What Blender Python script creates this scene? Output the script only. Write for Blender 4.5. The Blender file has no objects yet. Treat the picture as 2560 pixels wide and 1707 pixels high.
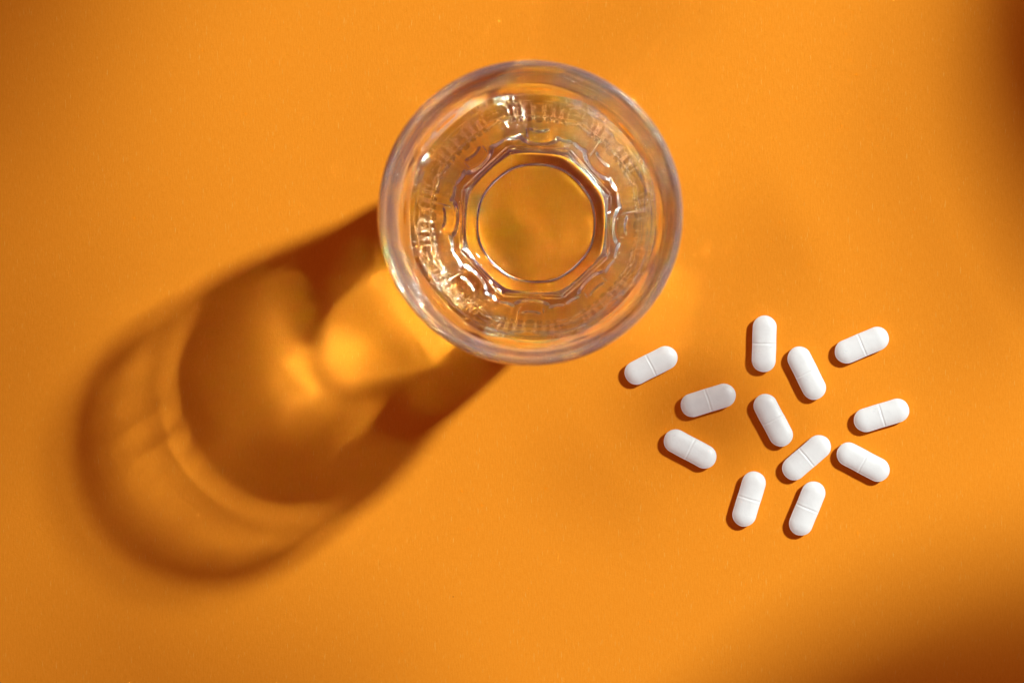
import bpy, bmesh, math, random
import numpy as np
from mathutils import Vector, Matrix
random.seed(7)
MM = 0.001
sc = bpy.context.scene

# ------------------------------------------------------------------ camera
cam_d = bpy.data.cameras.new("camera")
cam = bpy.data.objects.new("camera", cam_d)
sc.collection.objects.link(cam)
cam.location = Vector((16.0, -27.7, 853.0)) * MM
aim = Vector((-7.9, -35.8, 0.0)) * MM
fw = (aim - cam.location).normalized()
rt = fw.cross(Vector((0, 1, 0))).normalized()
up = rt.cross(fw)
cam.rotation_euler = Matrix((rt, up, -fw)).transposed().to_euler()
cam_d.sensor_width = 36.0
cam_d.lens = 96.7
cam_d.clip_start, cam_d.clip_end = 0.01, 20.0
cam_d.dof.use_dof = True
cam_d.dof.focus_distance = 0.848
cam_d.dof.aperture_fstop = 13.0
cam_d.dof.aperture_blades = 9
sc.camera = cam

# ------------------------------------------------------------------ render
sc.render.engine = "CYCLES"
cy = sc.cycles
cy.use_denoising = True
cy.denoiser = 'OPENIMAGEDENOISE'
cy.denoising_input_passes = 'RGB_ALBEDO_NORMAL'
cy.denoising_prefilter = 'ACCURATE'
cy.use_adaptive_sampling = False
cy.use_guiding = True
cy.use_surface_guiding = True
cy.surface_guiding_probability = 0.75
cy.use_volume_guiding = False
cy.guiding_training_samples = 0
cy.guiding_directional_sampling_type = 'MIS'
cy.caustics_refractive = True
cy.caustics_reflective = False
cy.blur_glossy = 0.0
cy.max_bounces = 24
cy.transmission_bounces = 20
cy.glossy_bounces = 12
cy.diffuse_bounces = 3
cy.sample_clamp_direct = 0.0
cy.sample_clamp_indirect = 0.0
vs = sc.view_settings
vs.view_transform, vs.look = 'Standard', 'None'
vs.exposure, vs.gamma = 0.0, 1.0

# ------------------------------------------------------------------ light
world = bpy.data.worlds.new("World")
sc.world = world
world.use_nodes = True
bg = world.node_tree.nodes["Background"]
bg.inputs[0].default_value = (1.0, 0.20, 0.13, 1)
bg.inputs[1].default_value = 0.135

AZ, TZ, DIST = math.atan2(0.56, 0.83), 1.052, 3.0
def lamp_dir(tz):
    el = math.atan(1.0 / tz)
    return Vector((math.cos(el) * math.cos(AZ), math.cos(el) * math.sin(AZ), math.sin(el)))
LAMP = lamp_dir(TZ) * DIST
def lamp(name, tz, w, h, power):
    d = bpy.data.lights.new(name, 'AREA')
    d.shape, d.size, d.size_y = 'RECTANGLE', w, h
    d.energy, d.color = power, (0.865, 0.975, 0.95)
    o = bpy.data.objects.new(name, d)
    sc.collection.objects.link(o)
    o.location = lamp_dir(tz) * DIST
    o.rotation_euler = (-o.location).to_track_quat('-Z', 'Y').to_euler()
    return o
lamp("key_lamp", TZ, 0.150, 0.140, 95.0)
lamp("key_lamp_lower_pane", TZ * 1.11, 0.150, 0.115, 29.0)

# low area lights, added off to the sides for pale reflections in the glass
def side_fill(name, az, elev, dist, w, h, power):
    d = bpy.data.lights.new(name, 'AREA')
    d.shape, d.size, d.size_y = 'RECTANGLE', w, h
    d.energy, d.color = power, (1.0, 0.74, 0.72)
    o = bpy.data.objects.new(name, d)
    sc.collection.objects.link(o)
    a, e = math.radians(az), math.radians(elev)
    o.location = Vector((math.cos(e) * math.cos(a), math.cos(e) * math.sin(a), math.sin(e))) * dist
    o.rotation_euler = (Vector((0, 0, 0.05)) - o.location).to_track_quat('-Z', 'Y').to_euler()
side_fill("added_side_fill", 130, 13, 2.2, 2.2, 0.9, 4.5)
side_fill("added_side_fill", -50, 13, 2.2, 2.2, 0.9, 4.5)
side_fill("added_side_fill", -140, 13, 2.2, 2.2, 0.9, 4.5)

# ------------------------------------------------------------------ materials
def nodes(name):
    m = bpy.data.materials.new(name)
    m.use_nodes = True
    return m, m.node_tree.nodes, m.node_tree.links, m.node_tree.nodes["Principled BSDF"]

def paper_material():
    m, n, l, b = nodes("orange_paper")
    tc = n.new("ShaderNodeTexCoord")
    def noise(scale, detail, rough=0.6, vec=None):
        t = n.new("ShaderNodeTexNoise")
        t.inputs["Scale"].default_value = scale
        t.inputs["Detail"].default_value = detail
        t.inputs["Roughness"].default_value = rough
        l.new(vec or tc.outputs["Object"], t.inputs["Vector"])
        return t
    grain = noise(1500, 3, 0.7)
    mp = n.new("ShaderNodeMapping")
    mp.inputs["Scale"].default_value = (2200, 420, 1)
    mp.inputs["Rotation"].default_value = (0, 0, 0.08)
    l.new(tc.outputs["Object"], mp.inputs["Vector"])
    fibre = noise(1.0, 2, 0.5, mp.outputs["Vector"])
    mix = n.new("ShaderNodeMath"); mix.operation = 'ADD'
    l.new(grain.outputs["Fac"], mix.inputs[0]); l.new(fibre.outputs["Fac"], mix.inputs[1])
    ramp = n.new("ShaderNodeValToRGB")
    ramp.color_ramp.elements[0].position = 0.3
    ramp.color_ramp.elements[0].color = (0.870, 0.268, 0.009, 1)
    ramp.color_ramp.elements[1].position = 0.7
    ramp.color_ramp.elements[1].color = (0.950, 0.318, 0.018, 1)
    half = n.new("ShaderNodeMath"); half.operation = 'MULTIPLY'; half.inputs[1].default_value = 0.5
    l.new(mix.outputs[0], half.inputs[0]); l.new(half.outputs[0], ramp.inputs["Fac"])
    # sparse dark specks in the pulp
    vo = n.new("ShaderNodeTexVoronoi"); vo.inputs["Scale"].default_value = 75
    l.new(tc.outputs["Object"], vo.inputs["Vector"])
    sp = n.new("ShaderNodeMath"); sp.operation = 'LESS_THAN'; sp.inputs[1].default_value = 0.014
    l.new(vo.outputs["Distance"], sp.inputs[0])
    sel = n.new("ShaderNodeSeparateColor"); l.new(vo.outputs["Color"], sel.inputs[0])
    few = n.new("ShaderNodeMath"); few.operation = 'LESS_THAN'; few.inputs[1].default_value = 0.16
    l.new(sel.outputs[0], few.inputs[0])
    spk = n.new("ShaderNodeMath"); spk.operation = 'MULTIPLY'
    l.new(sp.outputs[0], spk.inputs[0]); l.new(few.outputs[0], spk.inputs[1])
    spf = n.new("ShaderNodeMath"); spf.operation = 'MULTIPLY'; spf.inputs[1].default_value = 0.7
    l.new(spk.outputs[0], spf.inputs[0])
    cm = n.new("ShaderNodeMix"); cm.data_type = 'RGBA'
    l.new(spf.outputs[0], cm.inputs[0]); l.new(ramp.outputs["Color"], cm.inputs[6])
    cm.inputs[7].default_value = (0.25, 0.06, 0.01, 1)
    prev = cm.outputs[2]
    for rot, seed in ((0.35, 0.0), (1.75, 3.1), (2.6, 7.7)):
        mh = n.new("ShaderNodeMapping")
        mh.inputs["Rotation"].default_value = (0, 0, rot)
        mh.inputs["Location"].default_value = (seed, seed, seed)
        mh.inputs["Scale"].default_value = (3400, 330, 1)
        l.new(tc.outputs["Object"], mh.inputs["Vector"])
        hn = noise(1.0, 0, 0.5, mh.outputs["Vector"])
        hr = n.new("ShaderNodeMapRange"); hr.inputs[1].default_value = 0.79; hr.inputs[2].default_value = 0.86
        hr.inputs[4].default_value = 0.5
        l.new(hn.outputs["Fac"], hr.inputs[0])
        hm = n.new("ShaderNodeMix"); hm.data_type = 'RGBA'
        l.new(hr.outputs[0], hm.inputs[0]); l.new(prev, hm.inputs[6])
        hm.inputs[7].default_value = (0.97, 0.50, 0.09, 1)
        prev = hm.outputs[2]
    l.new(prev, b.inputs["Base Color"])
    b.inputs["Roughness"].default_value = 0.85
    b.inputs["Specular IOR Level"].default_value = 0.15
    bp = n.new("ShaderNodeBump")
    bp.inputs["Strength"].default_value = 0.35
    bp.inputs["Distance"].default_value = 0.00012
    l.new(mix.outputs[0], bp.inputs["Height"]); l.new(bp.outputs["Normal"], b.inputs["Normal"])
    return m

def glass_material(name, ior, color=(1, 1, 1, 1), haze=0.0):
    m, n, l, b = nodes(name)
    n.remove(b)
    g = n.new("ShaderNodeBsdfGlass")
    g.distribution = 'GGX'
    g.inputs["Roughness"].default_value = 0.0
    g.inputs["IOR"].default_value = ior
    g.inputs["Color"].default_value = color
    if haze:                                   # pale diffuse mix, stands in for whitish reflections on the glass
        df = n.new("ShaderNodeBsdfDiffuse"); df.inputs["Color"].default_value = (0.88, 0.80, 0.80, 1)
        mx = n.new("ShaderNodeMixShader"); mx.inputs[0].default_value = haze
        l.new(g.outputs[0], mx.inputs[1]); l.new(df.outputs[0], mx.inputs[2])
        l.new(mx.outputs[0], n["Material Output"].inputs["Surface"])
    else:
        l.new(g.outputs[0], n["Material Output"].inputs["Surface"])
    return m

def pill_material():
    m, n, l, b = nodes("white_tablet_coating")
    tc = n.new("ShaderNodeTexCoord"); oi = n.new("ShaderNodeObjectInfo")
    ad = n.new("ShaderNodeVectorMath"); ad.operation = 'ADD'
    l.new(tc.outputs["Object"], ad.inputs[0]); l.new(oi.outputs["Random"], ad.inputs[1])
    t = n.new("ShaderNodeTexNoise"); t.inputs["Scale"].default_value = 420; t.inputs["Detail"].default_value = 5
    l.new(ad.outputs[0], t.inputs["Vector"])
    r = n.new("ShaderNodeValToRGB")
    r.color_ramp.elements[0].position, r.color_ramp.elements[0].color = 0.3, (0.85, 0.85, 0.845, 1)
    r.color_ramp.elements[1].position, r.color_ramp.elements[1].color = 0.65, (0.89, 0.89, 0.885, 1)
    l.new(t.outputs["Fac"], r.inputs["Fac"]); l.new(r.outputs["Color"], b.inputs["Base Color"])
    b.inputs["Roughness"].default_value = 0.42
    b.inputs["Specular IOR Level"].default_value = 0.4
    t2 = n.new("ShaderNodeTexNoise"); t2.inputs["Scale"].default_value = 1300; t2.inputs["Detail"].default_value = 3
    l.new(ad.outputs[0], t2.inputs["Vector"])
    vo = n.new("ShaderNodeTexVoronoi"); vo.inputs["Scale"].default_value = 260
    l.new(ad.outputs[0], vo.inputs["Vector"])
    pit = n.new("ShaderNodeMapRange"); pit.inputs[1].default_value = 0.0; pit.inputs[2].default_value = 0.07
    pit.inputs[3].default_value = -1.0; pit.inputs[4].default_value = 0.0
    l.new(vo.outputs["Distance"], pit.inputs[0])
    sel = n.new("ShaderNodeSeparateColor"); l.new(vo.outputs["Color"], sel.inputs[0])
    few = n.new("ShaderNodeMath"); few.operation = 'LESS_THAN'; few.inputs[1].default_value = 0.2
    l.new(sel.outputs[0], few.inputs[0])
    pm = n.new("ShaderNodeMath"); pm.operation = 'MULTIPLY_ADD'
    l.new(pit.outputs[0], pm.inputs[0]); l.new(few.outputs[0], pm.inputs[1]); l.new(t2.outputs["Fac"], pm.inputs[2])
    bp = n.new("ShaderNodeBump"); bp.inputs["Strength"].default_value = 0.2; bp.inputs["Distance"].default_value = 0.00015
    l.new(pm.outputs[0], bp.inputs["Height"]); l.new(bp.outputs["Normal"], b.inputs["Normal"])
    return m

PAPER = paper_material()
GLASS = glass_material("clear_pressed_glass", 1.5)
GLASS_BODY = glass_material("pressed_glass_relief", 1.5, haze=0.006)
GLASS_RIM = glass_material("pressed_glass_rim", 1.5, haze=0.11)
WATER_TOP = glass_material("water_surface", 1.333)
WATER_SIDE = glass_material("water_against_glass", 1.333 / 1.5)
PILL = pill_material()
CARD, _n, _l, _b = nodes("brown_card")
_b.inputs["Base Color"].default_value = (0.10, 0.06, 0.04, 1)
_b.inputs["Roughness"].default_value = 0.9

def link(name, mesh, mat, parent=None):
    o = bpy.data.objects.new(name, mesh)
    sc.collection.objects.link(o)
    for x in (mat if isinstance(mat, (list, tuple)) else [mat]):
        if x.name not in [q.name for q in mesh.materials if q]:
            mesh.materials.append(x)
    o.parent = parent
    return o

# ------------------------------------------------------------------ the paper
bm = bmesh.new()
bmesh.ops.create_grid(bm, x_segments=1, y_segments=1, size=0.6)
me = bpy.data.meshes.new("paper"); bm.to_mesh(me); bm.free()
paper = link("tabletop_paper", me, PAPER)
paper["kind"] = "structure"
paper["label"] = "flat sheet of matt orange paper under everything"

# ------------------------------------------------------------------ the tumbler
NS = 8 * 64                      # columns round the glass
OCT0 = math.radians(20.0)        # an octagon corner
TH = np.linspace(0, 2 * np.pi, NS, endpoint=False)
def smooth(a, b, x):
    t = np.clip((x - a) / (b - a), 0, 1)
    return t * t * (3 - 2 * t)
def octagon(corner_round):
    """radius factor (corner = 1) of a softly rounded octagon at TH"""
    a = (TH - OCT0 + np.pi / 8) % (np.pi / 4) - np.pi / 8      # 0 at a corner
    d = np.pi / 8 - np.abs(a)                                  # 0 at the middle of a flat
    f = math.cos(np.pi / 8) / np.cos(d)
    return 1 - (np.sqrt((1 - f) ** 2 + corner_round ** 2))
OCT = octagon(0.012)
OCTS = octagon(0.03)
PU = (((TH - OCT0) % (np.pi / 4)) / (np.pi / 4)) * 2 - 1       # -1..1 across a panel

def u_ridge(u, v, cu, half, v0, w):
    """distance of (u, v in mm) to a U: round bottom, legs rising"""
    du = u - cu
    below = np.hypot(du, np.minimum(v - v0 - half, 0))
    dist = np.where(v < v0 + half, np.abs(below - half), np.abs(np.abs(du) - half))
    return np.exp(-(dist / w) ** 2)

def relief(h, rr):
    """pressed pattern on the eight flats, millimetres outwards"""
    uw = rr * math.tan(np.pi / 8) * 0.92                        # half width of a flat
    u = PU * uw
    v = np.full_like(u, h)
    z = np.zeros_like(u)
    z += 0.42 * u_ridge(u, v, 0.0, uw * 0.40, 11.0, 1.0)
    z += 0.36 * u_ridge(u, v, 0.0, uw * 0.19, 22.0, 0.85)
    for s in (-1, 1):
        z += 0.38 * u_ridge(u, v, s * uw * 0.86, uw * 0.28, 15.0, 0.95)
        z += 0.32 * np.exp(-(((u - s * uw * 0.80) ** 2 + (v - 34) ** 2) / 2.6))
        z += 0.26 * np.exp(-(((u - s * uw * 0.58) ** 2 + (v - 49) ** 2) / 2.0))
    z += 0.32 * np.exp(-((u ** 2 + (v - 40) ** 2) / 2.4))
    z += 0.22 * np.exp(-((v - 7.0) / 0.9) ** 2)
    z *= smooth(4, 6, h) * (1 - smooth(55, 57.5, h)) * (1 - smooth(0.9, 0.97, np.abs(PU)))
    return z

def wob(h, seed, amp):
    r = np.random.RandomState(seed)
    out = np.zeros_like(TH)
    for k in range(2, 9):
        out += r.normal() * np.cos(k * TH + r.uniform(0, 6.28) + h * r.uniform(-.09, .09)) / k
    for k in range(11, 34):
        out += 0.13 * r.normal() * np.cos(k * TH + r.uniform(0, 6.28) + h * r.uniform(-.15, .15)) / k ** 0.5 * (0.6 + 0.4 * math.sin(h * r.uniform(.05, .25)))
    return out * amp

O_H = [0.0, 3, 8, 14, 30, 45, 57, 60, 64, 70, 76, 82, 95, 106]
O_R = [23.2, 25.2, 26.9, 28.6, 32.2, 34.8, 36.0, 36.8, 37.6, 38.8, 40.0, 40.7, 41.2, 41.5]
I_H = [12.0, 13, 15, 20, 30, 45, 57, 64, 70, 76, 82, 95, 106]
I_R = [17.0, 18.6, 21.0, 24.0, 28.2, 31.6, 33.5, 34.4, 35.2, 35.9, 36.5, 37.8, 38.7]
def spline(hs, rs):
    hs, rs = np.array(hs), np.array(rs)
    def f(x):                                                   # smooth monotone-ish Hermite
        m = np.gradient(rs, hs)
        i = int(np.clip(np.searchsorted(hs, x) - 1, 0, len(hs) - 2))
        d = hs[i + 1] - hs[i]; t = (x - hs[i]) / d
        return ((2*t**3-3*t**2+1)*rs[i] + (t**3-2*t**2+t)*d*m[i] + (-2*t**3+3*t**2)*rs[i+1] + (t**3-t**2)*d*m[i+1])
    return f
f_out, f_in = spline(O_H, O_R), spline(I_H, I_R)
def outer_ring(h):
    r = f_out(h)
    w = float(1 - smooth(66, 82, h)) * float(smooth(1.5, 6, h) * 0.85 + 0.15)
    rad = r * (w * OCT + (1 - w))
    return rad + relief(h, r) + wob(h, 3, 0.07)
def inner_ring(h):
    r = f_in(h)
    w = float(1 - smooth(20, 40, h))
    return r * (w * OCTS + (1 - w)) + wob(h, 5, 0.06)

def rings_to_mesh(name, rings, close_first=None, close_last=None):
    """rings: list of (z or array, radius array); quads between, optional centre points"""
    vs_, fs = [], []
    for z, r in rings:
        zz = np.broadcast_to(z, TH.shape)
        for k in range(NS):
            vs_.append((r[k] * math.cos(TH[k]) * MM, r[k] * math.sin(TH[k]) * MM, float(zz[k]) * MM))
    for j in range(len(rings) - 1):
        a, b = j * NS, (j + 1) * NS
        for k in range(NS):
            q = (k + 1) % NS
            fs.append((a + k, a + q, b + q, b + k))
    if close_first is not None:
        vs_.append((0, 0, close_first * MM)); c = len(vs_) - 1
        for k in range(NS): fs.append((c, (k + 1) % NS, k))
    if close_last is not None:
        vs_.append((0, 0, close_last * MM)); c = len(vs_) - 1
        b = (len(rings) - 1) * NS
        for k in range(NS): fs.append((b + k, b + (k + 1) % NS, c))
    m = bpy.data.meshes.new(name)
    m.from_pydata(vs_, [], fs); m.update()
    for p in m.polygons: p.use_smooth = True
    return m

WL = 86.0                                   # water level
one = np.ones(NS)
z0 = 0.06
rings = []
# underside: recessed disc, step, foot, then up the outside
for r, z in [(2, 2.0), (6, 2.0), (10, 1.98), (14, 1.92), (17.0, 1.86), (18.0, 1.75), (18.45, 1.5), (18.75, 1.05), (19.0, 0.55), (19.25, 0.22), (19.6, z0),
             (20.0, z0), (20.8, z0), (21.4, z0 + .06), (22.0, 0.3)]:
    w = 0.35 * float(smooth(20, 22, r))
    rings.append((z, r * (w * OCTS + 1 - w)))
for h in np.concatenate([np.linspace(0.7, 3.6, 8), np.linspace(4, 58.5, 130), np.linspace(59, 82, 40), np.linspace(84, 105.5, 14)]):
    rings.append((h, outer_ring(h)))
ro, ri = outer_ring(106.0), inner_ring(106.0)
mid, half = (ro + ri) / 2, (ro - ri) / 2
for a in np.linspace(0.0, np.pi, 15):       # the rounded lip
    rings.append((106.0 + 3.2 * math.sin(a) ** 0.9, mid + half * math.cos(a)))
for h in np.linspace(105, WL + 1.2, 16):
    rings.append((h, inner_ring(h)))
# water meets the glass with a small climb
top_r = inner_ring(WL + 0.9)
rings.append((WL + 0.9, top_r))
tumbler = bpy.data.objects.new("tumbler", None)
sc.collection.objects.link(tumbler)
tumbler["label"] = "clear pressed-glass tumbler with octagonal base, holding water"
tumbler["category"] = "glass"
whole = rings_to_mesh("glass_whole", rings, close_first=2.0)
smooth_n = [tuple(v.normal) for v in whole.vertices]
n_base = 15
n_body = next(i for i, (z, r) in enumerate(rings) if i > n_base and z > 68.0)
def glass_part(name, i0, i1, mat, centre=None):
    """one stretch of the profile, shaded with the whole glass's normals so that no seam shows"""
    m = rings_to_mesh(name, rings[i0:i1], close_first=centre)
    nn = smooth_n[i0 * NS:i1 * NS] + ([smooth_n[-1]] if centre is not None else [])
    m.normals_split_custom_set_from_vertices(nn)
    return link(name, m, mat, tumbler)
glass_part("base", 0, n_base, GLASS, 2.0)
glass_part("faceted_body", n_base - 1, n_body, GLASS_BODY)
glass_part("rim", n_body - 1, len(rings), GLASS_RIM)
bpy.data.meshes.remove(whole)

# ------------------------------------------------------------------ the water in it
wr = []
for r in (1.5, 5.0, 9.0, 12.0, 14.5, 16.3):
    wr.append((12.0 - 0.35 * (1 - (r / 17.0) ** 2), r * (OCTS * (r / 17.0) ** 2 + 1 - (r / 17.0) ** 2)))
for h in np.concatenate([np.linspace(12.0, 15.0, 9), np.linspace(15.6, 86.0, 90)]):
    wr.append((h, inner_ring(h)))
wr.append((WL + 0.9, top_r))
n_side = len(wr) - 1
for k in (0.15, 0.35, 0.6, 0.9, 1.4, 2.2, 3.5, 5.5):          # meniscus
    wr.append((WL + 0.9 * math.exp(-k / 0.75), top_r - k))
for f in (0.8, 0.6, 0.4, 0.2, 0.06):
    wr.append((WL, (top_r - 5.5) * f))
wm = rings_to_mesh("water", wr, close_first=11.65, close_last=WL)
nf = len(wm.polygons)
water = link("water", wm, [WATER_SIDE, WATER_TOP])
mi = np.zeros(nf, dtype=np.int32)
mi[n_side * NS:(len(wr) - 1) * NS] = 1
mi[nf - NS:] = 1
wm.polygons.foreach_set("material_index", mi)
water["label"] = "still clear water filling the octagonal glass to three quarters"
water["category"] = "water"

# ------------------------------------------------------------------ the tablets
def tablet_mesh(seed):
    rnd = random.Random(seed)
    L, W = 10.1, 7.33                        # straight part and width
    R = W / 2
    z_b, z_t = 0.9, 2.3                     # the upright band
    dome_b, dome_t = 0.9, rnd.uniform(0.95, 1.08)
    NA, NX = 26, 30
    # outline points of the stadium, counter-clockwise
    def outline(inset):
        r = R - inset
        p = []
        for x in np.linspace(-L / 2, L / 2, NX, endpoint=False): p.append((x, -r))
        for a in np.linspace(-np.pi / 2, np.pi / 2, NA, endpoint=False): p.append((L / 2 + r * math.cos(a), r * math.sin(a)))
        for x in np.linspace(L / 2, -L / 2, NX, endpoint=False): p.append((x, r))
        for a in np.linspace(np.pi / 2, 3 * np.pi / 2, NA, endpoint=False): p.append((-L / 2 + r * math.cos(a), r * math.sin(a)))
        return np.array(p)
    P = 2 * (NA + NX)
    V, F = [], []
    def ring(inset, zf):
        for x, y in outline(inset):
            V.append((x, y, zf))
    def dome(sign, zb, hgt):
        out = []
        for s in (0.0, 0.03, 0.08, 0.15, 0.25, 0.37, 0.5, 0.64, 0.78, 0.9, 0.985):
            # s: inset share; the face starts as a small flat land, then a circular dome
            ins = 0.16 + (R - 0.16) * s
            out.append((ins, zb + sign * hgt * (1 - (1 - s) ** 2.5) ** 0.9))
        return out
    levels = list(reversed(dome(-1, z_b, dome_b))) + [(0.03, z_b), (0.0, z_b + 0.06), (0.0, z_t - 0.06), (0.03, z_t - 0.01)] + dome(1, z_t, dome_t)
    for ins, z in levels: ring(ins, z)
    for j in range(len(levels) - 1):
        for k in range(P):
            q = (k + 1) % P
            F.append((j * P + k, j * P + q, (j + 1) * P + q, (j + 1) * P + k))
    F.append(tuple(reversed(range(P))))
    last = (len(levels) - 1) * P
    F.append(tuple(last + k for k in range(P)))
    m = bpy.data.meshes.new("tablet")
    m.from_pydata(V, [], F); m.update()
    # finer cross cuts near the break line, then press the groove into the upper face
    bm = bmesh.new(); bm.from_mesh(m)
    for x in (-0.7, -0.45, -0.3, -0.18, -0.08, 0.0, 0.08, 0.18, 0.3, 0.45, 0.7):
        bmesh.ops.bisect_plane(bm, geom=bm.verts[:] + bm.edges[:] + bm.faces[:], plane_co=(x, 0, 0), plane_no=(1, 0, 0))
    depth, wid, skew, off = rnd.uniform(0.07, 0.115), rnd.uniform(0.24, 0.31), rnd.uniform(-0.02, 0.02), rnd.uniform(-0.15, 0.15)
    ph = [rnd.uniform(0, 6.28) for _ in range(6)]
    for v in bm.verts:
        x, y, z = v.co
        if z > z_t - 0.02:
            edge = min(1.0, max(0.0, (z - z_t + 0.12) / 0.25))
            dx = x - skew * y
            v.co.z -= depth * math.exp(-(dx / wid) ** 2) * edge
            v.co.z += 0.03 * (math.exp(-((dx - 0.5) / 0.2) ** 2) + math.exp(-((dx + 0.5) / 0.2) ** 2)) * edge
            v.co.z += 0.02 * math.sin(x * 0.7 + ph[0]) * math.sin(y * 1.1 + ph[1]) * edge
        v.co.x += off + 0.03 * math.sin(y * 1.3 + ph[2])
        v.co.y += 0.025 * math.sin(x * 0.9 + ph[3])
    bmesh.ops.scale(bm, vec=(MM, MM, MM), verts=bm.verts)
    bmesh.ops.recalc_face_normals(bm, faces=bm.faces)
    bm.to_mesh(m); bm.free()
    for p in m.polygons: p.use_smooth = True
    m.set_sharp_from_angle(angle=math.radians(50))
    return m
# x, y (mm from the foot of the glass), turn (degrees), score-line side, label
TABLETS = [
    (35.16, -43.13, 26.8, 'white scored tablet nearest the glass, apart at the left of the scatter'),
    (70.06, -36.47, 88.5, 'upright white tablet at the top of the scatter, its score line level'),
    (83.19, -45.59, 116.3, 'white tablet just right of the upright topmost one, leaning left'),
    (100.07, -36.90, 23.1, 'white tablet at the upper right end of the scatter, rising to the right'),
    (52.69, -53.97, 17.3, 'white tablet between the one nearest the glass and the middle one, nearly level'),
    (72.88, -60.11, 118.2, 'white tablet in the middle of the scatter, leaning left'),
    (106.32, -58.46, 16.9, 'rightmost white tablet of the scatter, tilted slightly upward to the right'),
    (47.24, -68.93, -27.9, 'white tablet at the lower left of the scatter, sloping down to the right'),
    (83.22, -71.47, 40.7, 'diagonal white tablet below the middle one, rising steeply to the right'),
    (100.69, -72.96, -28.0, 'white tablet at the lower right of the scatter, sloping down to the right'),
    (65.45, -84.26, 73.0, 'left one of the two steep white tablets at the bottom of the scatter'),
    (83.33, -87.25, 67.6, 'lowest white tablet, right one of the bottom pair'),
]
for i, (x, y, a, lab) in enumerate(TABLETS):
    o = link("tablet", tablet_mesh(i), PILL)
    o.location = (x * MM, y * MM, 0.00003)
    o.rotation_euler = (0, 0, math.radians(a + (180 if i % 3 == 1 else 0)))
    o["label"] = lab
    o["category"] = "tablet"
    o["group"] = "white scored tablets scattered on the paper"

# ------------------------------------------------------------------ shade
# unseen cut cards, added in the lamp's beam, off to the upper right of the sheet: they break the light into soft patches
cookie = bpy.data.objects.new("added_light_screen", None)
sc.collection.objects.link(cookie)
cookie["kind"] = "structure"
# where the shade falls (mm), its half sizes, turn, share of the way up to the lamp
for i, (cx, cy_, rx, ry, rot, t) in enumerate([
    (169, 52, 32, 76, 7, 0.16),
    (162, -155, 115, 61, 22, 0.22),
    (-184, 83, 61, 61, 30, 0.32),
    (-192, -45, 38, 108, 0, 0.42),
    (53, -57, 23, 11, -22, 0.14),
    (63, -16, 7, 15, 25, 0.20),
    (25, 65, 6, 22, -15, 0.22),
    (-113, -166, 68, 34, -6, 0.36),
]):
    rnd = random.Random(i)
    ph = [rnd.uniform(0, 6.28) for _ in range(4)]
    bm = bmesh.new()
    ring = []
    for k in range(40):
        a = k / 40 * 2 * math.pi
        q = 1 + 0.10 * math.cos(2 * a + ph[0]) + 0.07 * math.cos(3 * a + ph[1]) + 0.04 * math.cos(5 * a + ph[2])
        x, y = rx * q * math.cos(a), ry * q * math.sin(a)
        c, s = math.cos(math.radians(rot)), math.sin(math.radians(rot))
        w = Vector((cx + x * c - y * s, cy_ + x * s + y * c, 0)) * MM
        ring.append(bm.verts.new(w.lerp(LAMP, t)))
    f = bm.faces.new(ring)
    ex = bmesh.ops.extrude_face_region(bm, geom=[f])
    bmesh.ops.translate(bm, vec=(0, 0, 0.0006), verts=[v for v in ex["geom"] if isinstance(v, bmesh.types.BMVert)])
    bmesh.ops.recalc_face_normals(bm, faces=bm.faces)
    me = bpy.data.meshes.new("added_shade_card"); bm.to_mesh(me); bm.free()
    link("added_shade_card", me, CARD, cookie)
